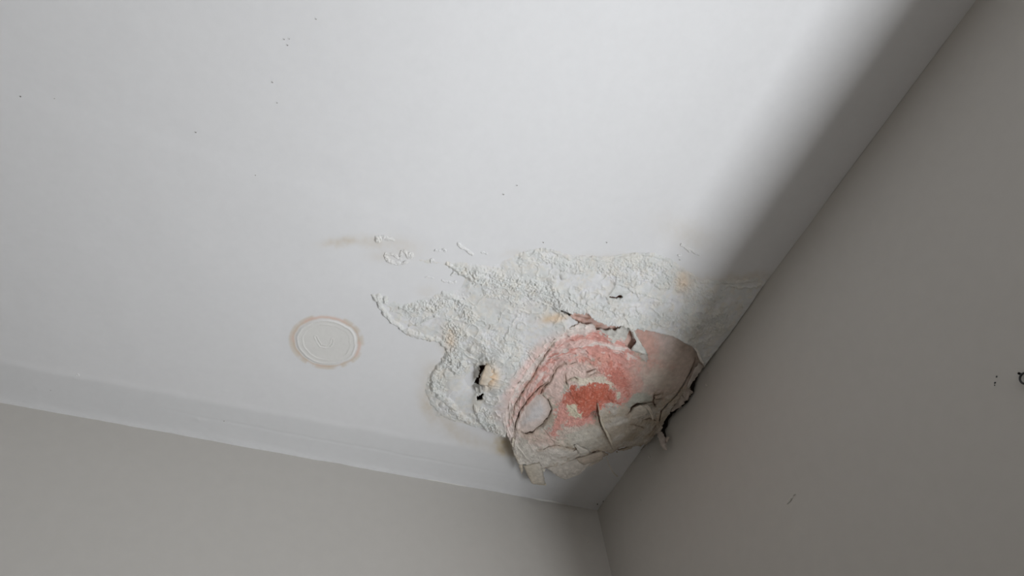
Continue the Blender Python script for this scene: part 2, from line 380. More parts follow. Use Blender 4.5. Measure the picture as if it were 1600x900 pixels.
# colour patches of the sagging paper: polygon, colour, feather px, ragged px, noise cell
def red_colour(u, v, xm, ym):
    n1 = fbm(xm / 9, ym / 9, 21, 5); n2 = fbm(xm / 3.2, ym / 3.2, 22, 4); n3 = fbm(xm / 22, ym / 22, 23, 3)
    # arc-wise coordinate: streaks run around the sag
    ang = np.arctan2(v - 640, u - 930); rad = np.hypot((u - 930) * .85, (v - 640))
    st = fbm(rad / 5, ang * 5, 24, 4)
    beige = np.array((0.47, 0.415, 0.345)); c = np.zeros(u.shape + (3,)) + beige
    c = mixc(c, (0.55, 0.52, 0.475), sst(.4, .65, n3) * .8)
    c = mixc(c, (0.45, 0.37, 0.28), sst(.52, .75, n1) * .55)
    white = (0.74, 0.70, 0.66); lpink = (0.74, 0.535, 0.495); pink = (0.66, 0.345, 0.30); red = (0.53, 0.18, 0.135); deep = (0.48, 0.125, 0.075)
    def put(poly, col, feather, rag, a=1.0, off=0):
        nonlocal c
        s = sdpoly(u, v, poly) + rag * 4 * (n1 - .5) + rag * 2.5 * (n2 - .5) + off
        c = mixc(c, col, a * sst(-feather, feather, s))
    # white-pink shoulder on the left and top
    put([(780, 700), (780, 640), (800, 590), (850, 535), (900, 495), (990, 500), (1000, 540), (930, 560), (870, 590), (845, 620), (820, 680)], (0.76, 0.67, 0.63), 8, 6)
    put([(797, 655), (806, 620), (830, 580), (862, 540), (885, 520), (985, 520), (990, 560), (920, 565), (870, 590), (840, 615), (812, 650)], lpink, 5, 7, .9)
    # streaked salmon band
    s = sdpoly(u, v, [(812, 640), (822, 600), (848, 560), (875, 535), (905, 520), (935, 514), (985, 520), (985, 548), (1002, 560), (1008, 600), (990, 632),
                      (965, 600), (930, 585), (880, 592), (850, 612), (830, 640)]) + 10 * (n1 - .5)
    c = mixc(c, pink, sst(-4, 4, s) * (0.12 + .88 * sst(.42, .56, st)))
    c = mixc(c, white, sst(-2, 4, s) * .8 * sst(.54, .64, fbm(rad / 6, ang * 3, 27, 4)) * sst(620, 560, v))
    put([(850, 570), (880, 562), (930, 575), (935, 598), (905, 600), (885, 604), (870, 630), (850, 612), (860, 590)], lpink, 4, 6, .9)
    put([(930, 548), (985, 552), (1002, 580), (1003, 612), (985, 630), (965, 616), (955, 600), (935, 590), (920, 565)], pink, 4, 7, .95)
    put([(900, 555), (945, 552), (958, 566), (920, 572)], (0.64, 0.34, 0.27), 4, 7, .5)
    put([(940, 574), (962, 572), (984, 586), (990, 600), (985, 628), (968, 622), (958, 606)], red, 6, 10, .75)
    put([(985, 560), (1012, 566), (1022, 590), (1015, 612), (995, 625), (985, 610)], (0.62, 0.42, 0.37), 10, 9, .8)
    # pale islands
    put([(888, 570), (935, 570), (945, 588), (930, 596), (885, 600), (882, 585)], (0.70, 0.56, 0.50), 3, 7, .75)
    put([(892, 592), (915, 588), (945, 590), (962, 604), (955, 606), (935, 600), (905, 600)], (0.68, 0.62, 0.52), 2, 4, .9)
    # lower salmon sweep
    put([(884, 604), (968, 604), (985, 632), (960, 632), (935, 640), (925, 664), (905, 668), (880, 680), (858, 690), (850, 684), (862, 665), (868, 642), (876, 625)], pink, 3, 6)
    put([(884, 606), (900, 602), (920, 599), (935, 604), (950, 602), (963, 612), (968, 630), (945, 632), (930, 640), (918, 655), (905, 648), (898, 636), (884, 632), (878, 625)], red, 2, 5)
    put([(888, 608), (920, 602), (935, 608), (950, 606), (960, 615), (940, 628), (915, 642), (900, 634)], deep, 3, 6, .8)
    c = mixc(c, (0.66, 0.33, 0.26), .4 * sst(.52, .72, n2) * sst(0, 3, sdpoly(u, v, [(850, 690), (870, 620), (890, 598), (960, 600), (990, 560), (1005, 600), (975, 635), (930, 645), (910, 670)])))
    put([(885, 632), (898, 630), (902, 642), (908, 650), (898, 652), (890, 645)], (0.66, 0.60, 0.47), 2, 3)
    put([(962, 612), (969, 612), (970, 620), (964, 626), (961, 620)], (0.64, 0.60, 0.50), 1.5, 2)
    put([(820, 690), (845, 682), (872, 690), (868, 704), (835, 700)], lpink, 6, 8, .6)
    put([(806, 690), (850, 692), (885, 700), (905, 706), (880, 722), (850, 730), (850, 745), (826, 742), (812, 725)], (0.62, 0.585, 0.535), 6, 6, .9)
    put([(880, 662), (930, 668), (945, 690), (915, 702), (885, 694), (868, 690)], (0.55, 0.52, 0.46), 5, 6, .8)
    put([(850, 672), (880, 690), (840, 690), (815, 684), (812, 676)], (0.60, 0.49, 0.43), 4, 5, .8)
    # smooth lifted plate and grey-beige parts
    put([(809, 671), (812, 653), (822, 635), (838, 618), (845, 616), (857, 627), (862, 639), (857, 652), (847, 665), (832, 675), (817, 676)], (0.66, 0.57, 0.53), 2, 1)
    put([(819, 660), (830, 638), (844, 628), (851, 640), (843, 655)], (0.67, 0.645, 0.645), 7, 2)
    put([(865, 585), (884, 580), (882, 606), (874, 625), (862, 628), (850, 612)], (0.70, 0.54, 0.49), 4, 4, .9)
    put([(990, 615), (1012, 612), (1022, 622), (1018, 630), (996, 634), (985, 640), (978, 634)], (0.46, 0.455, 0.40), 3, 2)
    # smooth pink sheet on the right
    put([(990, 510), (1085, 530), (1102, 560), (1085, 590), (1060, 615), (1030, 625), (1005, 610), (1000, 580), (1012, 556), (996, 530)], (0.59, 0.485, 0.43), 7, 6, .85)
    put([(992, 510), (1030, 515), (1040, 540), (1020, 560), (1050, 575), (1010, 585), (1008, 560), (997, 535)], (0.66, 0.40, 0.34), 9, 5, .85)
    put([(1020, 520), (1058, 528), (1050, 550), (1030, 545)], (0.68, 0.58, 0.55), 8, 5, .6)
    put([(1015, 575), (1045, 570), (1055, 600), (1025, 610), (1008, 600)], (0.62, 0.55, 0.48), 6, 7, .7)
    put([(930, 508), (987, 509), (987, 530), (960, 529), (938, 523)], (0.60, 0.59, 0.55), 2, 4)
    put([(868, 498), (905, 506), (925, 512), (900, 522), (878, 520)], (0.70, 0.66, 0.62), 3, 6, .8)
    for pts, r_ in CRACKS:
        d, _ = dline(u, v, pts); c = mixc(c, (0.36, 0.27, 0.20), .42 * sst(5, .5, d + 5 * (n1 - .5)))
    return c
# cracks: polyline, half-width px
CRACKS = [([(884, 566), (870, 575), (864, 585), (859, 595), (848, 606), (845, 616), (856, 625), (862, 639), (857, 652), (847, 665), (832, 675), (817, 676), (809, 671)], .55),
          ([(856, 596), (842, 607), (828, 620), (820, 632), (811, 645), (806, 660), (803, 678)], 1.0),
          ([(866, 533), (852, 553), (842, 570), (835, 585), (820, 606), (806, 630), (799, 652)], .5),
          ([(852, 730), (870, 726), (885, 722), (900, 718), (915, 712), (926, 706), (935, 703)], .8), ([(935, 703), (955, 708), (972, 698), (992, 691)], 1.3),
          ([(880, 712), (895, 707), (906, 702)], .7),
          ([(980, 647), (988, 638), (997, 632), (1010, 630), (1020, 627), (1024, 615)], 1.4), ([(1020, 627), (1024, 636)], 1.2), ([(1022, 620), (1034, 616)], .7),
          ([(1022, 624), (1036, 624)], .6),
          ([(1088, 562), (1078, 585), (1068, 602), (1060, 615), (1047, 630), (1034, 643), (1030, 657), (1015, 677)], 1.1),
          ([(883, 583), (884, 595), (886, 602)], .6), ([(885, 593), (897, 589), (902, 592)], .5), ([(920, 586), (926, 582), (931, 580)], 1.4),
          ([(890, 567), (900, 566)], .8), ([(1004, 655), (1014, 652), (1026, 656)], .6), ([(840, 700), (870, 694), (895, 700), (905, 695)], .5),
          ([(932, 632), (935, 650), (940, 667), (948, 682)], .6), ([(985, 660), (1005, 665)], .4), ([(905, 715), (920, 722), (932, 712)], .7)]
def dome_detail(u, v, xm, ym):
    n = fbm(xm / 6, ym / 6, 41, 5)
    wx = xm + 3 * (n - .5); wy = ym + 3 * (fbm(xm / 6, ym / 6, 43, 4) - .5)
    ang = np.arctan2(v - 640, u - 930); rad = np.hypot((u - 930) * .85, (v - 640))
    h = (fbm(xm / 22, ym / 22, 51, 4) - .5) * 9 + (n - .5) * 2.0
    # wrinkles running round the sag
    wr = 1 - np.abs(2 * fbm(rad / 7, ang * 5, 52, 3) - 1)
    shoulder = sst(590, 555, v) * sst(1000, 985, u)
    left = sst(845, 815, u)
    h += 3.6 * wr ** 4 * np.maximum(shoulder, left)
    # flaky terraces on the lower half
    t = fbm(xm / 16 + 3, ym / 16, 53, 5) * 7; ter = np.floor(t) + sst(.75, 1, t - np.floor(t))
    low = sst(640, 690, v + 10 * (n - .5))
    h += ter * .9 * low
    # scabby red centre
    red = sst(0, 6, sdpoly(u, v, [(850, 690), (868, 625), (884, 600), (900, 560), (985, 545), (1003, 600), (975, 635), (930, 645), (910, 672)]))
    f1, f2, rid = worley(wx / 3.2, wy / 3.2, 61)
    h += red * (1.0 * np.sqrt(np.clip(1 - (f1 / .6) ** 2, 0, 1)) * rid + .8 * np.abs(fbm(wx / 4, wy / 4, 62, 4) - .5) * 2)
    f1, f2, rid = worley(wx / 12, wy / 12, 64)
    edge = sst(.10, .0, f2 - f1)
    h -= edge * .35 * low; h = h * (1 - .35 * low)
    # lifted plates
    def plate(poly, up, f=1.2):
        nonlocal h
        s = sdpoly(u, v, poly); h = h + up * sst(-f, f, s)
        return s
    PL = [(809, 671), (812, 653), (822, 635), (838, 618), (845, 616), (856, 625), (862, 639), (857, 652), (847, 665), (832, 675), (817, 676)]
    s = sdpoly(u, v, PL); k = sst(0, 4, s); h = h * (1 - .85 * k); plate(PL, -1.6); h += 2.0 * sst(0, 16, s)
    plate([(866, 577), (884, 566), (960, 560), (990, 600), (930, 640), (905, 672), (866, 690), (848, 668), (862, 640), (847, 612)], 1.8)
    plate([(932, 630), (960, 632), (985, 640), (1000, 634), (1030, 657), (1012, 690), (957, 700), (942, 672), (936, 650)], 2.6)
    plate([(806, 676), (840, 676), (880, 690), (925, 680), (950, 700), (915, 712), (885, 722), (852, 731), (858, 760), (810, 760), (800, 700)], 2.2)
    # smooth sheet on the right with its upper pocket
    RS = [(990, 510), (1085, 530), (1102, 560), (1085, 590), (1060, 615), (1025, 612), (1005, 600), (1012, 556), (996, 530)]
    s = sdpoly(u, v, RS); k = sst(0, 8, s); h = h * (1 - .8 * k)
    h -= 3.0 * sst(24, 0, dline(u, v, [(990, 508), (1020, 516), (1055, 525), (1080, 538), (1092, 554)])[0])
    h -= 5 * sst(16, 0, dline(u, v, [(872, 479), (917, 487), (945, 507), (985, 510)])[0])
    # hollow left of the curled lip
    h -= 7 * blob(u, v, 925, 652, 7, 13, 20)
    # crack shoulders
    for pts, r in CRACKS:
        d, t = dline(u + 3 * (n - .5), v, pts)
        h += 1.0 * np.exp(-(d / 3.5) ** 2) - 2.0 * np.exp(-(d / (r + .7)) ** 2)
    # frayed rim rolls outwards along the free lower edge
    d, _ = dline(u, v, [(800, 690), (806, 708), (814, 727), (826, 742), (838, 750)])
    h += 2.5 * sst(9, 0, d) * (0.4 + 1.2 * n)
    return h / 1000
# ------------------------------------------------------------------ the room
WX, WY = 3.4, 3.9; Y0, Y1, Z0, Z1 = 0.50, 2.15, 0.90, 1.72   # window opening in the right-hand wall
tag(box('floor', (-0.0, 0, -0.05), (WX, WY, 0), M_floor), kind='structure')
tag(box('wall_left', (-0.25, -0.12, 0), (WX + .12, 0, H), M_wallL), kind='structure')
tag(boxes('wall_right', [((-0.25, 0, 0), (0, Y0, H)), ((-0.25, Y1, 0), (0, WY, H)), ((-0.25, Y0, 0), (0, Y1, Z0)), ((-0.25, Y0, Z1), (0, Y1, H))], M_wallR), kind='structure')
tag(box('wall_far', (-0.25, WY, 0), (WX + .12, WY + .12, H), M_wallL), kind='structure')
tag(box('wall_back', (WX, 0, 0), (WX + .12, WY, H), M_wallL), kind='structure')
wf = boxes('window_1', [((-.25, Y0, Z0 + .02), (-.22, Y0 + .04, Z1 - .04)), ((-.25, Y1 - .04, Z0 + .02), (-.22, Y1, Z1 - .04)), ((-.25, Y0, Z0), (-.22, Y1, Z0 + .02)),
                        ((-.25, Y0, Z1 - .04), (-.22, Y1, Z1))], M_frame)
tag(wf, kind='structure')
# a chipped bead of filler runs where the ceiling meets the left wall
def bead():
    VV, FF = [], []; n = 420; k = 6
    for i in range(n + 1):
        x = 0.02 + 1.5 * i / n
        a = float(fbm(np.array([x * 30.]), np.array([2.]), 71, 4)[0]); b = float(fbm(np.array([x * 9.]), np.array([7.]), 72, 3)[0])
        r = 0.0006 + 0.0042 * max(0, b - .42) * 2 + 0.0014 * a
        for j in range(k):
            t = math.pi / 2 * j / (k - 1)
            VV.append((x, r * math.cos(t) * (1 + .3 * a), H - r * math.sin(t)))
    for i in range(n):
        for j in range(k - 1):
            p = i * k + j; FF.append((p, p + 1, p + k + 1, p + k))
    return np_mesh('trim_1', VV, FF, M_caulk)
tag(bead(), kind='structure')

# ceiling: a grid, fine near the corner, with the feathered joint compound along the left wall
def ceiling():
    xs = np.concatenate([np.arange(-.0, 1.12, .0025), np.linspace(1.12, WX, 24)[1:]])
    ys = np.concatenate([np.arange(0, 1.12, .0025), np.linspace(1.12, WY, 28)[1:]])
    X, Y = np.meshgrid(xs, ys); xm, ym = X * 1000, Y * 1000
    u, v = proj(X, Y, np.full(X.shape, H))
    h = np.zeros(X.shape)
    # taped joint: compound feathered out about ten centimetres from the wall
    e = .105 - .02 * X + .012 * (fbm(xm / 60, ym / 60, 81, 4) - .5)
    h += .0011 * sst(e + .012, e - .004, Y)
    h += .0022 * sst(.03, .0, Y) * fbm(xm / 40, ym / 15, 83, 3)
    ln = np.abs(Y - (.052 + .006 * (fbm(xm / 50, ym / 500, 82, 3) - .5)))
    h -= .0006 * sst(.004, 0, ln) * sst(.9, .6, X) * sst(.15, .35, X)
    # faint second joint running into the blistered strip
    e2 = .50 + .035 * X + .006 * (fbm(xm / 50, ym / 50, 84, 3) - .5)
    h += .0009 * sst(.012, -.012, Y - e2) * sst(.3, .5, X)
    for (a, b, r, s) in ((165, 345, 22, .7), (125, 385, 18, .6), (245, 333, 14, .4), (75, 455, 16, .4), (120, 590, 10, .8), (60, 606, 9, .7), (312, 655, 8, 1.2), (350, 610, 5, .5)):
        k = np.exp(-(((u - a) / r) ** 2 + ((v - b) / (r * .4)) ** 2)); h += .0014 * s * k * fbm(xm / 5, ym / 5, 85, 3)
    h += (fbm(xm / 70, ym / 70, 86, 3) - .5) * .0012
    h *= sst(.062, .11, np.hypot(X - .601, Y - .2655))      # flat under the filled disc
    h0 = smooth_h(X, Y)
    Z = H - h
    Z = np.where((X > 1.12) | (Y > 1.12), H, Z)
    col = ceil_colour(u, v, xm, ym)
    col = mixc(col, (0.64, 0.647, 0.655), .8 * sst(e + .01, e - .01, Y) * sst(.0, .02, Y))
    # open the board behind the sagging paper
    du, dv = proj(X, Y, H - np.clip(h0, 0, .06))
    hole = (sdpoly(du, dv, DOME) > 26) & (h0 > .016) & (X > .012)
    d, _ = dline(du, dv, [(880, 490), (926, 498), (980, 510)]); hole |= (d < 7) & (X > .012)
    for q in HOLES[:2]: hole |= sdpoly(du, dv, q) > -7
    hole |= sdpoly(du, dv, HOLES[2]) > -6
    hc = hole[:-1, :-1] & hole[1:, 1:] & hole[1:, :-1] & hole[:-1, 1:]
    return submesh('ceiling', X, Y, Z, ~hc, M_ceil, col, None)
ce = tag(ceiling(), kind='structure')
# damp board above the openings
def cavity():
    o = boxes('ceiling_void', [((0, 0, H + .03), (.62, .62, H + .05)), ((-.01, 0, H + .004), (0, .62, H + .03)), ((.62, 0, H + .004), (.63, .62, H + .03)),
                               ((0, -.01, H + .004), (.62, 0, H + .03)), ((0, .62, H + .004), (.62, .63, H + .03))], M_cav)
    return o
tag(cavity(), kind='structure')
tag(box('roof_slab', (-.25, -.12, H + .06), (WX + .12, WY + .12, H + .16), M_wallL), kind='structure')

# ------------------------------------------------------------------ blistered crust: two things, the strip and the torn lobe
strip = empty('blistered_paint_strip', (0.25, 0.50, H), 'long strip of bubbled crusty white paint running along the ceiling to the right wall', 'peeling paint')
lobe = empty('blistered_paint_lobe', (0.33, 0.30, H), 'swollen patch of cracked white paint with two brown holes, left of the pink sag', 'peeling paint')
sag = empty('sagging_plaster', (0.15, 0.28, H), 'big drooping bulge of torn plaster paper stained salmon pink, at the right wall', 'plaster bulge')

def crust():
    s = .00068
    xs = np.arange(0.0008, .62, s); ys = np.arange(.16, .63, s)
    X, Y = np.meshgrid(xs, ys); xm, ym = X * 1000, Y * 1000
    h0 = smooth_h(X, Y)
    u, v = proj(X, Y, H - h0)
    hw, _ = dline(u, v, OUTER)
    ins = inpoly(u, v, [(p[0], p[1]) for p in OUTER] + DOME[1:18])
    rag = 5 * (fbm(xm / 8, ym / 8, 101, 4) - .5)
    fall = np.where(ins, sst(0, 16, hw + rag), 0)
    hd, rh = crust_detail(u, v, xm, ym, h0)
    f2 = np.where(ins, 1, sst(8, 3, hw))
    hh = np.maximum(np.clip(h0, 0, 1) * fall * 1.1 + hd * fall, 0) + rh * f2 + .0004
    hd = hd * fall + rh
    # the paint round the two holes: sunk on the left, a lifted lip on the right
    hh -= .010 * blob(u, v, 738, 588, 13, 22, 12) * (1 - blob(u, v, 765, 588, 10, 20)); hh += .006 * blob(u, v, 770, 582, 12, 20, 8)
    hh = np.maximum(hh, .0001)
    hh += .006 * np.exp(-(dline(u, v, [(872, 479), (917, 486), (940, 503), (985, 508)])[0] / 6) ** 2)   # lip above the slit
    hh += .003 * np.exp(-(dline(u, v, [(985, 508), (1020, 515), (1055, 524), (1080, 537), (1092, 553)])[0] / 5) ** 2)
    Z = H - hh
    col = crust_colour(u, v, xm, ym, hd)
    # brown skin inside the deepest dents
    j = 3.0 * (fbm(xm / 3, ym / 3, 102, 4) - .5); k = 3.0 * (fbm(xm / 3, ym / 3, 103, 4) - .5)
    uu, vv = u + j, v + k
    dome = inpoly(uu, vv, DOME); band = inpoly(uu, vv, BAND) & ~dome; lob = inpoly(uu, vv, LOBE) & ~dome & ~band
    near = (hw < 9) & ~ins & (rh * f2 > .00035) & ~dome
    gap = inpoly(uu, vv, SLIT)
    for q in HOLES: gap |= inpoly(uu, vv, q)
    leftside = (v > 448) & (u < 905)
    band |= near & ~leftside & (u > 630); lob |= near & leftside
    wx_ = X > .0008
    def cells(mk):
        mk = mk & ~gap & wx_; return mk[:-1, :-1]
    submesh('paint_crust', X, Y, Z, cells(band), M_crust, col, strip, .0030)
    submesh('paint_crust', X, Y, Z, cells(lob), M_crust, col, lobe, .0030)
crust()

def dome_mesh():
    s = .00044
    xs = np.arange(0.0030, .30, s); ys = np.arange(.12, .50, s)
    X, Y = np.meshgrid(xs, ys); xm, ym = X * 1000, Y * 1000
    h0 = smooth_h(X, Y)
    u, v = proj(X, Y, H - h0)
    hd = dome_detail(u, v, xm, ym)
    hh = np.maximum(h0 + hd, .0006)
    Z = H - hh
    col = red_colour(u, v, xm, ym)
    j = 4.5 * (fbm(xm / 4, ym / 4, 111, 4) - .5); k = 4.5 * (fbm(xm / 4, ym / 4, 112, 4) - .5)
    uu, vv = u + j, v + k
    keep = sdpoly(uu, vv, DOME) > -1.5
    keep &= ~inpoly(uu, vv, SLITB) & ~inpoly(u + j * .3, v + k * .3, POCKET)
    for pts, r in CRACKS:
        d, t = dline(u + j * .4, v + k * .4, pts)
        wv = r * (0.35 + 1.3 * fbm(xm / 7, ym / 7, 113, 3))
        keep &= d > wv * np.clip(np.sin(np.clip(t, .02, .98) * math.pi) * 2.5, .2, 1)
    submesh('plaster_paper', X, Y, Z, keep[:-1, :-1], M_dome, col, sag, .0022)
    # inner layer seen through the slit above, the pocket and the cracks
    s = .0012
    xs = np.arange(0.004, .27, s); ys = np.arange(.17, .50, s)
    X, Y = np.meshgrid(xs, ys); xm, ym = X * 1000, Y * 1000
    h0 = smooth_h(X, Y); u, v = proj(X, Y, H - h0)
    hh = h0 - .007 + .0035 * (fbm(xm / 14, ym / 14, 121, 4) - .5) - .002 * np.exp(-(dline(u, v, [(900, 500), (985, 511)])[0] / 5) ** 2)
    hh += .005 * sst(14, 2, dline(u, v, [(885, 489), (905, 489), (925, 496), (945, 507)])[0])
    col = np.zeros(X.shape + (3,)) + np.array((0.70, 0.50, 0.44))
    col = mixc(col, (0.50, 0.29, 0.22), sst(.45, .75, fbm(xm / 10, ym / 10, 122, 4)))
    keep = (sdpoly(u, v, DOME) > 6) | (sdpoly(u, v, SLIT) > -7)
    keep &= (hh > .001) & (X > .006)
    o = submesh('inner_paper', X, Y, H - hh, keep[:-1, :-1], M_dome, col, sag, .001)
    o['label'] = 'dull pink paper layer showing in the gaps'
dome_mesh()
def backing(name, poly, c, depth, mat_col, parent):
    q = [P(a, b_, h0_) for a, b_, h0_ in poly]; n = len(q); ctr = P(*c)
    V = [(p[0], p[1], p[2]) for p in q] + [tuple(ctr + np.array([0, 0, depth]))]
    F = [(k, (k + 1) % n, n) for k in range(n)]
    o = np_mesh(name, V, F, M_dome, np.tile(np.array(mat_col), (n + 1, 1))); parent_keep(o, parent); return o
backing('torn_backing', [(946, 458, .009), (962, 457, .009), (978, 458, .009), (977, 467, .009), (960, 470, .009), (948, 467, .009)], (964, 463, .009), .004, (0.36, 0.19, 0.14), strip)

# ------------------------------------------------------------------ loose flakes and curls
def resample(pts, n):
    P_ = np.array(pts, float); d = np.r_[0, np.cumsum(np.linalg.norm(np.diff(P_[:, :2], axis=0), axis=1))]
    t = np.linspace(0, d[-1], n); return np.stack([np.interp(t, d, P_[:, k]) for k in range(3)], 1)
def P0(a, b, h): return P(a, b, h / 1000)
def flake(name, A, B, parent, col=(0.66, 0.63, 0.58), bow=0.0, n=14, mseg=6, thick=.0009, rag=1.2, seed=1, mat=None, fn=None, col2=None):
    """curved torn sheet spanned between two rails given as (u, v, mm below the ceiling)"""
    fn = fn or P0
    ra, rb = resample(A, n), resample(B, n); rg = np.random.RandomState(seed)
    ra[1:-1, :2] += rg.uniform(-rag, rag, (n - 2, 2)); rb[1:-1, :2] += rg.uniform(-rag, rag, (n - 2, 2))
    V = np.zeros((n, mseg + 1, 3)); cc = np.zeros((n, mseg + 1, 3))
    for i in range(n):
        for j in range(mseg + 1):
            t = j / mseg; q = ra[i] * (1 - t) + rb[i] * t
            h = q[2] + LIFT + bow * math.sin(math.pi * t) + rg.uniform(-.35, .35)
            nz = float(fbm(np.array([q[0] * .35 + seed]), np.array([q[1] * .35]), 201, 3)[0]); n2 = float(fbm(np.array([q[0] * .12 + seed]), np.array([q[1] * .2]), 203, 2)[0])
            h += 2.6 * (nz - .5) * min(1, thick / .0008) * (1 if fn is P0 else .3)
            V[i, j] = fn(q[0], q[1], h); k = (0.72 + .42 * nz + .14 * n2) * (0.95 + .1 * rg.rand())
            cc[i, j] = (np.array(col) * (1 - t) + np.array(col2 or col) * t) * k
    V[..., 0] = np.maximum(V[..., 0], .0012)
    nn = np.cross(V[-1, 0] - V[0, 0], V[0, -1] - V[0, 0]); nn /= np.linalg.norm(nn) + 1e-9
    V = V.reshape(-1, 3); k = mseg + 1; N_ = len(V)
    V2 = V + nn * thick; V2[:, 0] = np.maximum(V2[:, 0], .0009)
    V2[:, 2] = np.minimum(V2[:, 2], H + .001)
    F = []
    for i in range(n - 1):
        for j in range(mseg):
            p = i * k + j; F.append((p, p + 1, p + k + 1, p + k)); F.append((N_ + p, N_ + p + k, N_ + p + k + 1, N_ + p + 1))
    for i in range(n - 1):
        for j in (0, mseg):
            p = i * k + j; F.append((p, p + k, N_ + p + k, N_ + p))
    for j in range(mseg):
        for i in (0, n - 1):
            p = i * k + j; F.append((p, p + 1, N_ + p + 1, N_ + p))
    c = cc.reshape(-1, 3)
    o = np_mesh(name, np.concatenate([V, V2]), F, mat or M_flake, np.concatenate([c, c]))
    if parent is not None: parent_keep(o, parent)
    return o
LIFT = 2.0
FW = (0.70, 0.68, 0.64); FT = (0.60, 0.52, 0.44)
# white triangular tongue standing over the brown pocket
o = flake('paper_tongue', [(987, 516, 24), (991, 527, 26), (995, 534, 27), (989, 541, 28), (986, 547, 28)], [(991, 516, 24), (996, 527, 26), (1000, 534, 27), (1006, 543, 27), (1013, 555, 26)], sag, (0.70, 0.70, 0.66), 1.0, 14, 7, rag=.8, seed=2)
o['label'] = 'white torn tongue of paper'
flake('torn_flake', [(1010, 552, 25), (1013, 558, 25), (1011, 566, 26)], [(1000, 554, 26), (1003, 560, 27), (1009, 566, 26)], sag, (0.55, 0.50, 0.46), 1, 6, 3, seed=3)
# curled lip in the middle of the sag
flake('curled_lip', [(933, 630, 47), (935, 643, 50), (938, 656, 51), (943, 670, 51), (950, 684, 50), (956, 696, 48)],
      [(935, 630, 47), (937, 643, 49), (940, 656, 49), (946, 669, 49), (953, 682, 48), (959, 694, 46)], sag, (0.56, 0.50, 0.41), .8, 22, 4, rag=.9, seed=4)
for k in range(7):      # loose fibres bridging the hollow beside the lip
    a = 918 + k * 2.4; flake('torn_fibre', [(a, 650 + (k % 3), 46), (a + 3, 644, 47.5)], [(a + .8, 650 + (k % 3), 46), (a + 3.8, 644, 47.5)], sag, (0.45, 0.33, 0.27), 0, 4, 1, rag=.2, seed=40 + k)
# grey flap and its pale tongue right of the centre
flake('torn_flake', [(983, 649, 40), (990, 638, 44), (1000, 634, 45), (1008, 635, 45)], [(997, 652, 41), (1002, 650, 42), (1008, 648, 42), (1012, 645, 42)], sag, (0.52, 0.47, 0.40), 2.5, 12, 6, rag=.8, seed=5)
flake('torn_flake', [(1003, 634, 45), (1010, 637, 45), (1016, 645, 43), (1019, 655, 40)], [(1011, 632, 45), (1017, 638, 44), (1020, 646, 42), (1021, 655, 40)], sag, (0.62, 0.56, 0.48), 1, 10, 4, rag=.6, seed=6)
# white curled edge where the crust ends near the wall
o = flake('curled_lip', [(1085, 543, 14), (1089, 553, 16), (1093, 563, 17), (1099, 571, 17)], [(1088, 544, 13), (1092, 552, 14), (1096, 561, 15), (1100, 569, 15)], sag, (0.78, 0.75, 0.70), 1.2, 12, 4, rag=.6, seed=7)
o['label'] = 'white curled rim of paint'
# strips of torn paint standing off the right wall
flake('torn_strip', [(1091, 567, 17), (1085, 577, 18), (1078, 590, 19), (1074, 606, 20)], [(1099, 572, 14), (1092, 583, 15), (1083, 595, 16), (1075, 606, 19)], sag, (0.50, 0.45, 0.41), 1.2, 14, 5, seed=8)
OW = lambda a, b_, h: WR(a, b_, (h - LIFT) / 1000)      # third value: mm off the right wall
flake('torn_strip', [(1074, 600, 12), (1066, 613, 13), (1055, 627, 13), (1044, 638, 13), (1034, 645, 14)], [(1079, 607, 8), (1074, 626, 7), (1065, 636, 8), (1053, 643, 9), (1036, 648, 11)], sag, (0.44, 0.38, 0.335), 1.5, 22, 6, rag=2.2, seed=9, fn=OW)
flake('torn_flake', [(1074, 606, 8), (1073, 611, 8), (1071, 618, 8)], [(1083, 612, 7), (1080, 616, 7), (1073, 621, 8)], sag, (0.52, 0.46, 0.41), .8, 7, 3, seed=10, fn=OW)
flake('torn_strip', [(1034, 646, 14), (1028, 657, 15), (1020, 668, 15), (1010, 678, 14)], [(1037, 657, 9), (1034, 667, 9), (1035, 676, 9), (1020, 681, 10)], sag, (0.43, 0.38, 0.33), 1.2, 16, 5, rag=1.8, seed=11, fn=OW)
flake('torn_strip', [(1012, 674, 12), (1018, 680, 9), (1006, 697, 6)], [(1005, 688, 8), (1008, 697, 5), (1000, 704, 3)], sag, (0.44, 0.41, 0.37), .8, 8, 4, seed=31, fn=OW)
flake('hanging_curl', [(1028, 676, 11), (1029, 686, 13), (1032, 695, 13), (1036, 702, 11), (1041, 704, 9)], [(1035, 675, 8), (1040, 684, 7), (1041, 692, 7), (1041, 698, 8), (1043, 703, 8)], sag, (0.50, 0.44, 0.40), 3.0, 16, 7, rag=.9, seed=12, fn=OW)
flake('torn_flake', [(1039, 685, 8), (1041, 692, 8)], [(1046, 682, 6), (1044, 689, 6)], sag, (0.50, 0.43, 0.38), .5, 5, 3, rag=.3, seed=13, fn=OW)
# near-black sheet on the wall, painting the shade in the gap behind the strips
o = flake('gap_shade', [(1078, 590, 3.4), (1072, 610, 3.4), (1060, 630, 3.4), (1040, 644, 3.4), (1032, 655, 3.4), (1032, 672, 3.4), (1034, 682, 3.4)],
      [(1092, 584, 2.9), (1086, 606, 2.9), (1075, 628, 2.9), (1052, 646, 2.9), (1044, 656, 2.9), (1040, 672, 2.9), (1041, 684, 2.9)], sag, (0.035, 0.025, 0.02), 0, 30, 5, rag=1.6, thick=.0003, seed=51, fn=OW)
o['label'] = 'dark sheet painting the shaded gap between the sag and the wall'
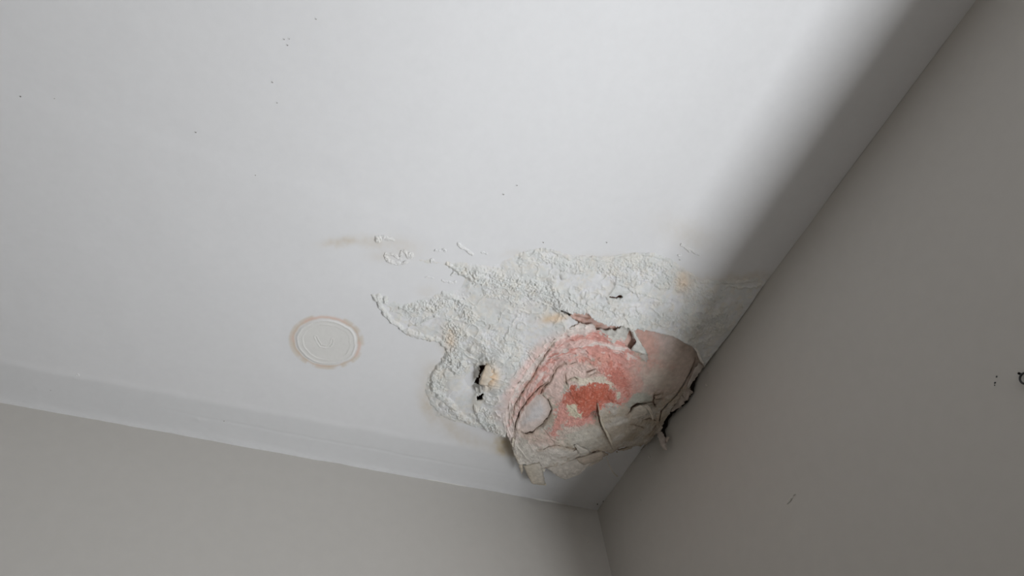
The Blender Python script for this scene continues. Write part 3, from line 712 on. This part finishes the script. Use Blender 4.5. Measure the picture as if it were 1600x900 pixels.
# lower free edge: cream tongue, layered triangles
o = flake('paper_tongue', [(818, 728, 28), (824, 742, 26), (829, 752, 24), (833, 756, 23)], [(844, 722, 33), (848, 734, 31), (850, 745, 28), (852, 756, 25)], sag, (0.58, 0.52, 0.43), 1.5, 26, 12, rag=.5, seed=14, col2=(0.56, 0.52, 0.46))
o['label'] = 'cream tongue at the lowest edge'
flake('curled_lip', [(830, 754, 22), (842, 757, 22), (853, 758, 23)], [(832, 752, 24), (842, 754, 24), (853, 755, 25)], sag, (0.70, 0.63, 0.50), .6, 8, 3, rag=.4, seed=15)
flake('paper_layer', [(854, 731, 31), (865, 739, 29), (875, 746, 27), (883, 749, 25)], [(930, 707, 35), (928, 717, 33), (918, 728, 30), (905, 741, 26)], sag, (0.60, 0.555, 0.50), 2.2, 30, 30, rag=.55, seed=16)
flake('paper_layer', [(900, 716, 38), (905, 722, 36), (912, 726, 33)], [(940, 704, 35), (944, 709, 33), (941, 716, 30)], sag, (0.50, 0.43, 0.36), 2, 16, 14, rag=.5, seed=17)
flake('torn_flake', [(897, 696, 47), (902, 703, 46), (905, 709, 44)], [(900, 694, 47), (918, 702, 44), (924, 706, 42)], sag, (0.60, 0.56, 0.50), 2, 8, 5, rag=.9, seed=18)
flake('torn_flake', [(882, 710, 40), (893, 706, 42), (905, 701, 44)], [(886, 715, 38), (897, 711, 40), (909, 706, 42)], sag, (0.56, 0.52, 0.47), 1.4, 9, 4, rag=.7, seed=19)
flake('torn_flake', [(836, 729, 31), (843, 733, 30), (852, 733, 30)], [(838, 734, 30), (844, 738, 29), (851, 737, 29)], sag, (0.56, 0.52, 0.45), 1, 7, 3, rag=.5, seed=20)
# pale rim on the left torn edge
flake('curled_lip', [(801, 684, 25), (800, 695, 26), (804, 708, 27), (811, 724, 27), (815, 738, 25)], [(804, 684, 25), (803, 695, 26), (807, 708, 27), (814, 722, 28), (816, 734, 26)], sag, (0.64, 0.585, 0.50), .8, 40, 3, rag=1.3, seed=21)
flake('torn_flake', [(811, 726, 27), (813, 733, 26), (815, 740, 25)], [(817, 724, 29), (818, 731, 27), (816, 740, 25)], sag, (0.62, 0.55, 0.45), .5, 6, 3, rag=.5, seed=22)
# little thorns along the bottom of the sag
flake('torn_flake', [(918, 583, 38), (925, 580, 38), (931, 577, 37)], [(921, 586, 37), (927, 584, 37), (932, 580, 37)], sag, (0.66, 0.52, 0.46), 1.4, 6, 4, rag=.4, seed=23)
flake('torn_flake', [(1028, 620, 33), (1034, 617, 31)], [(1028, 623, 33), (1034, 618, 31)], sag, (0.55, 0.48, 0.41), .4, 4, 2, rag=.1, seed=24)
# flap of cream paint beside the hole in the lobe
o = flake('paint_flap', [(760, 567, 18), (757, 576, 20), (753, 587, 20), (749, 600, 17)], [(768, 572, 19), (776, 583, 20), (777, 592, 20), (764, 603, 17)], lobe, (0.78, 0.66, 0.52), 2.4, 14, 9, rag=.8, seed=25, col2=(0.72, 0.68, 0.62))
o['label'] = 'cream flap beside the larger hole'
flake('paint_flap', [(743, 605, 7), (748, 603, 10), (757, 604, 14)], [(744, 612, 8), (750, 614, 11), (758, 610, 14)], lobe, (0.60, 0.59, 0.56), 1.8, 14, 6, rag=1.3, seed=26)
# lips round the slit
flake('curled_lip', [(918, 489, 19), (928, 497, 20), (938, 503, 20), (945, 506, 19)], [(917, 486, 17), (928, 493, 18), (938, 500, 18), (945, 504, 18)], strip, (0.70, 0.68, 0.65), .5, 10, 3, rag=.7, seed=27)
# fibre hanging from the lowest torn edge
flake('hanging_fibre', [(947, 714, 30), (951, 727, 24), (957, 738, 14), (964, 745, 4)], [(948, 713, 30), (952, 726, 24), (958, 737, 14), (966, 744, 4)], sag, (0.68, 0.64, 0.58), 0, 12, 2, thick=.0004, rag=.3, seed=28)

# ------------------------------------------------------------------ lone blisters in the paint, each a thing
def blister(name, label, c, px, shape, group=None, r=None):
    """small relief patch on the ceiling; shape(du, dv) gives mm"""
    q = P(*c); r = r or px * .0009
    g = np.arange(-r, r + 1e-9, .0006); X, Y = np.meshgrid(q[0] + g, q[1] + g)
    u, v = proj(X, Y, np.full(X.shape, H)); xm, ym = X * 1000, Y * 1000
    hh = shape(u - c[0] + 3 * (fbm(xm / 5, ym / 5, 131, 3) - .5), v - c[1] + 3 * (fbm(xm / 5, ym / 5, 132, 3) - .5))
    f1, f2, rid = worley(xm / 2.6, ym / 2.6, 9)
    hh = hh * 1.15 * (sst(.30, .55, fbm(xm / 2.2, ym / 2.2, 134, 2)) * .6 + .4) * (.5 + .7 * fbm(xm / 3, ym / 3, 133, 3) + .5 * np.sqrt(np.clip(1 - (f1 / .6) ** 2, 0, 1)) * rid)
    col = mixc(ceil_colour(u, v, xm, ym), (0.73, 0.725, 0.70), sst(.2, 1.2, hh) * .5)
    o = submesh(name, X, Y, H - .0012 - hh / 1000, (hh > .16)[:-1, :-1], M_crust, col, None, .002)
    tag(o, label, 'paint blister', group); return o
def dm(a, b, rx, ry, amp): return lambda x, y: amp * np.clip(1 - ((x - a) / rx) ** 2 - ((y - b) / ry) ** 2, 0, 1) ** .6
def sumf(*f): return lambda x, y: np.maximum.reduce([g(x, y) for g in f])
def arc(pts, r, amp): return lambda x, y: amp * np.sqrt(np.clip(1 - (dline(x, y, pts)[0] / r) ** 2, 0, 1))
blister('paint_blister', 'crumbly round white blister at the far left tip of the stained strip', (600, 373), 26, sumf(dm(-9, 0, 6, 6, 2.6), dm(0, -3, 6, 3, 1.3), dm(8, 0, 7, 3.5, 1.0), dm(14, 1, 4, 2.5, .8)))
blister('paint_blister', 'oval crater blister with a raised rim, left end of the strip', (622, 402), 34,
        sumf(arc([(-20, -4), (-16, 4), (-6, 9), (6, 9), (14, 7)], 2.6, 1.5), arc([(-19, -6), (-8, -5), (0, 0), (4, 2)], 2.2, 1.1), arc([(4, -4), (6, -9), (11, -10), (14, -4)], 2.4, 1.5), dm(19, -3, 6, 5, 2.0)))
blister('paint_blister', 'tiny round pimple of paint right of the oval crater blister', (675, 407), 8, dm(0, 0, 4, 3.5, 1.8))
blister('paint_blister', 'short broken line of paint grains above the strip', (690, 391), 14, sumf(dm(-9, 0, 3, 2.2, .9), dm(-4, 1, 2.5, 2, .8), dm(3, -2, 2.5, 2.2, 1), dm(6, 1, 2.5, 2, .9)))
blister('paint_blister', 'thin slanting ridge of beaded paint above the strip', (728, 390), 20, arc([(-12, -9), (-4, -3), (4, 2), (10, 7)], 2.6, 1.3))
blister('paint_blister', 'few grains of paint beside the slanting beaded ridge', (757, 394), 10, sumf(dm(-3, 0, 3, 2, .7), dm(3, 1, 3, 2, .7)))
blister('paint_blister', 'slim rough nib of paint between the crater and the strip', (711, 421), 14, sumf(arc([(-8, -8), (-2, -3), (0, 4), (-4, 8)], 2.6, 1.4)))
blister('paint_blister', 'row of low paint pimples under the strip, above the swollen patch', (745, 452), 26, sumf(dm(-12, -1, 4, 1.6, .6), dm(4, 0, 5, 1.8, .7), dm(12, 2, 4, 1.6, .6)))
blister('paint_blister', 'thin faint ridge line left of the strip on clear ceiling', (690, 438), 30, sumf(arc([(-24, -6), (-14, -4)], 1.6, .5), arc([(2, 0), (14, 3), (22, 2)], 1.8, .7)))
blister('paint_blister', 'pair of short raised scratches in brown-tinted paint near the right wall', (1078, 389), 26,
        sumf(arc([(-13, -7), (-6, -2), (-1, 3)], 2.0, 1.1), arc([(-4, -2), (6, 4), (15, 9)], 1.8, .8), dm(-16, 10, 3, 2, .5)))
blister('paint_blister', 'small ridge of paint grains on the joint near the left wall', (312, 656), 12, sumf(dm(-2, -1, 4, 2, .8), dm(3, 2, 3, 2, .7)))
blister('paint_blister', 'short raised nick in the ceiling at the far left edge', (60, 605), 10, arc([(-5, -5), (4, 4)], 1.5, .6))
blister('paint_blister', 'rough speckled lump of old filler above the left wall', (121, 590), 14, sumf(dm(0, -3, 5, 4, .7), dm(-20, 4, 3, 3, .5), dm(2, 3, 2, 2, .6)))

# ------------------------------------------------------------------ round stained disc of filler
def disc():
    cx, cy = .6010, .2655; nr, na = 110, 260
    rr = np.linspace(.0004, .060, nr)[:, None]; aa = np.linspace(0, 2 * math.pi, na + 1)[None, :]
    X = cx + rr * np.cos(aa); Y = cy + rr * np.sin(aa)
    u, v = proj(X, Y, np.full(X.shape, H)); xm, ym = X * 1000, Y * 1000
    wob = .0026 * (fbm(np.cos(aa) * 2 + 9, np.sin(aa) * 2 + 9, 141, 3) - .5) * 2 + 0 * rr
    r = rr + wob
    rg = fbm(xm / 3, ym / 3, 142, 4)
    h = .0009 * sst(.0465, .0440, r) + .0011 * np.exp(-((r - .0430) / .0014) ** 2) * (.3 + 1.2 * rg)
    h += .0007 * np.exp(-((r - .0355) / .0012) ** 2) * sst(.45, .6, fbm(np.cos(aa) * 1.5 + 3, np.sin(aa) * 1.5 + 3, 143, 3) + 0 * rr) - .0004 * sst(.036, .034, r)
    h += (fbm(xm / 12, ym / 12, 144, 3) - .5) * .0006 * sst(.05, .04, r)
    d, _ = dline(u, v, [(493, 526), (497, 534), (501, 540), (507, 541.5), (514, 541), (518, 537), (519, 531)])
    h += .0011 * np.exp(-((d - 1.6) / 1.2) ** 2) * rg * 1.5 - .0013 * np.exp(-(d / 1.2) ** 2)
    h = np.maximum(h * .6, 0) + .00012
    col = ceil_colour(u, v, xm, ym)
    col = mixc(col, (0.675, 0.668, 0.64), sst(.050, .040, r) * .8)
    n = fbm(np.cos(aa) * 3 + xm * .02, np.sin(aa) * 3, 145, 3)
    ring = np.exp(-((r - .0495) / .0022) ** 2) * (.35 + .9 * n)
    col = mixc(col, (0.55, 0.43, 0.32), np.clip(ring * .75, 0, 1))
    ring = np.exp(-((r - .0530) / .0045) ** 2) * sst(.40, .62, n)
    col = mixc(col, (0.58, 0.50, 0.40), np.clip(ring * .6 * sst(.059, .055, rr), 0, 1))
    col = mixc(col, (0.70, 0.52, 0.46), np.clip(np.exp(-((r - .0500) / .0028) ** 2) * sst(.5, .7, fbm(np.cos(aa) * 1.3 + 5 + 0 * rr, np.sin(aa) * 1.3, 146, 2)) * .6, 0, 1))
    keep = (rr + 0 * aa < .0598)[:-1, :-1]
    ny, nx = X.shape
    o = submesh('filled_ceiling_disc', X[:, ::-1], Y[:, ::-1], (H - h)[:, ::-1], keep[:, ::-1], M_crust2, col[:, ::-1], None)
    tag(o, 'round filled disc with a brown water ring on the plain ceiling', 'ceiling patch')
M_crust2 = attr_mat('filler_paint', 0.75, 0.06, 700, 0.015, 0.25)
disc()

# ------------------------------------------------------------------ debris on the walls
def chip(c, s, ang, label, mat, wall='R', name='paint_chip', cat='paint chip', th=1.2, asp=.5, group=None):
    fn = WR if wall == 'R' else WL
    rg = np.random.RandomState(int(c[0] * 7 + c[1])); n = 9; V = []
    a = math.radians(ang)
    for layer in (0, 1):
        for k in range(n):
            t = 2 * math.pi * k / n; r = s * rg.uniform(.6, 1.15) * (1 - .35 * layer)
            x = r * math.cos(t); y = r * math.sin(t) * asp
            p = fn(c[0] + x * math.cos(a) - y * math.sin(a), c[1] + x * math.sin(a) + y * math.cos(a), .0003 + layer * th / 1000 * rg.uniform(.6, 1.2))
            V.append(p)
    V.append(fn(c[0], c[1], .0003 + th / 1000 * 1.1))
    me = bpy.data.meshes.new(name)
    F = [(k, (k + 1) % n, n + (k + 1) % n, n + k) for k in range(n)] + [(n + k, n + (k + 1) % n, 2 * n) for k in range(n)] + [tuple(range(n))[::-1]]
    me.from_pydata([tuple(p) for p in V], [], F); me.materials.append(mat)
    o = bpy.data.objects.new(name, me); C.objects.link(o); tag(o, label, cat, group); return o
chip((1104, 602), 3.2, 30, 'small pale chip of paint on the right wall, nearest the pink bulge', M_chip)
chip((1105, 582), 1.8, -40, 'tiny crumb of paint on the right wall just above the small pale chip', M_chip)
chip((1014, 714), 3.2, 60, 'small pale chip on the right wall under the hanging curl', M_chip)
chip((1001, 782), 2.6, 80, 'faint flat crumb on the right wall near the room corner', M_wallR, th=.8)
chip((1234, 781), 8.5, -52, 'long slanting scuff of lifted paint alone on the lower right wall', M_wallR, asp=.3, th=1.0, name='paint_scuff')
chip((1241, 773), 2.2, -45, 'small nib at the upper end of the slanting scuff', M_wallR, th=1.0)
chip((919, 846), 3.4, -55, 'thin pale nick on the left wall beside the room corner', M_chip, 'L', asp=.25, th=.6, name='paint_nick')
for i, (c, r, lb) in enumerate([((1557, 588.5), 1.7, 'upper of the dark pin holes at the right edge of the picture'), ((1554.5, 598), 1.8, 'blackest middle pin hole at the right edge of the picture'), ((1554, 602), 1.2, 'lowest and faintest pin hole at the right edge of the picture')]):
    chip(c, r, 0, lb, M_dark, name='pin_hole', cat='pin hole', th=.25, asp=1, group='pin holes in the right wall')
# dark ring of a hook at the frame's right edge
def hook():
    t = empty('wall_hook', tuple(WR(1602, 591, 0)), 'dark metal ring hook on the right wall at the picture edge', 'hook')
    VV, FF = [], []; c = WR(1602, 591, .004); ey = np.array([0, 1, 0]); ez = np.array([0, 0, 1]); k = 8; n = 28; R1, r1 = .0055, .0011
    for i in range(n):
        a = 2 * math.pi * i / n; d = ey * math.cos(a) + ez * math.sin(a)
        for j in range(k):
            b = 2 * math.pi * j / k; VV.append(tuple(c + d * (R1 + r1 * math.cos(b)) + np.array([1, 0, 0]) * r1 * math.sin(b)))
    for i in range(n):
        for j in range(k):
            FF.append((i * k + j, i * k + (j + 1) % k, ((i + 1) % n) * k + (j + 1) % k, ((i + 1) % n) * k + j))
    parent_keep(np_mesh('ring', VV, FF, M_dark), t)
    VV, FF = [], []; c = WR(1602, 591, 0) + ez * .0055
    for i, x in enumerate((-.0005, .0045)):
        for j in range(10):
            b = 2 * math.pi * j / 10; VV.append(tuple(c + np.array([x, .0013 * math.cos(b), .0013 * math.sin(b)])))
    FF = [(j, (j + 1) % 10, 10 + (j + 1) % 10, 10 + j) for j in range(10)]
    parent_keep(np_mesh('screw_shank', VV, FF, M_dark), t)
hook()
# dark crumbs in the corner of the ceiling and single flecks in its paint
def fleck(c, r, label, name='dirt_speck', group=None, asp=.6):
    rg = np.random.RandomState(int(c[0] * 3 + c[1])); n = 8; q = P(*c); V = []
    for layer, k2 in ((0, 1), (1, .6)):
        for k in range(n):
            t = 2 * math.pi * k / n; rr = r * rg.uniform(.6, 1.2) * k2
            p = P(c[0] + rr * math.cos(t) * asp, c[1] + rr * math.sin(t), .0016 + layer * .0008); p[0] = max(p[0], .0008); p[1] = max(p[1], .0008); V.append(tuple(p))
    me = bpy.data.meshes.new(name)
    me.from_pydata(V, [], [(k, (k + 1) % n, n + (k + 1) % n, n + k) for k in range(n)] + [tuple(range(n, 2 * n)), tuple(range(n))[::-1]])
    me.materials.append(M_dark if r > 1.1 else M_speck)
    o = bpy.data.objects.new(name, me); C.objects.link(o); tag(o, label, 'speck', group)
M_speck = plain_mat('brown_speck', (0.16, 0.14, 0.12), 0.8)
fleck((914, 791), 2.0, 'black speck on the ceiling left of the room corner, above the left wall')
fleck((933.5, 788), 1.7, 'black speck on the ceiling just above the room corner')
fleck((942.5, 783.5), 1.6, 'black speck where ceiling and right wall meet by the corner')
fleck((925, 795), 1.6, 'flat dark speck on the ceiling edge at the room corner', asp=2.2)
FL = {(32, 151): 'dark fleck in the ceiling paint at the far left of the picture', (85, 154): 'very faint fleck right of the far left dark one',
      (306, 207): 'lone pale fleck halfway along the upper left ceiling', (399, 274): 'single dark fleck below the upper left flecks, far above the ringed disc',
      (433, 161): 'fleck under the cluster of three, lower of a pair', (426, 129): 'fleck under the cluster of three, upper of a pair',
      (444, 62): 'left fleck of the cluster of three at the upper ceiling', (452, 61): 'right fleck of the cluster of three at the upper ceiling',
      (449.5, 71): 'lowest fleck of the cluster of three at the upper ceiling', (494, 30): 'topmost fleck near the upper picture edge',
      (849, 379): 'fleck just above the left end of the beaded crust rim', (1062, 406): 'fleck below the brown-tinted raised scratches',
      (79, 610): 'dark fleck beside the raised nick above the left wall', (350, 658): 'dark fleck on the taped joint above the left wall',
      (948, 379): 'fleck above the middle of the crusty strip', (808, 290): 'upper right of two flecks in the middle of the ceiling', (787, 304): 'lower left of two flecks in the middle of the ceiling'}
for c, lb in FL.items():
    fleck(c, .85 if c != (32, 151) else 1.1, lb, 'paint_fleck', 'tiny flecks in the ceiling paint', 1)
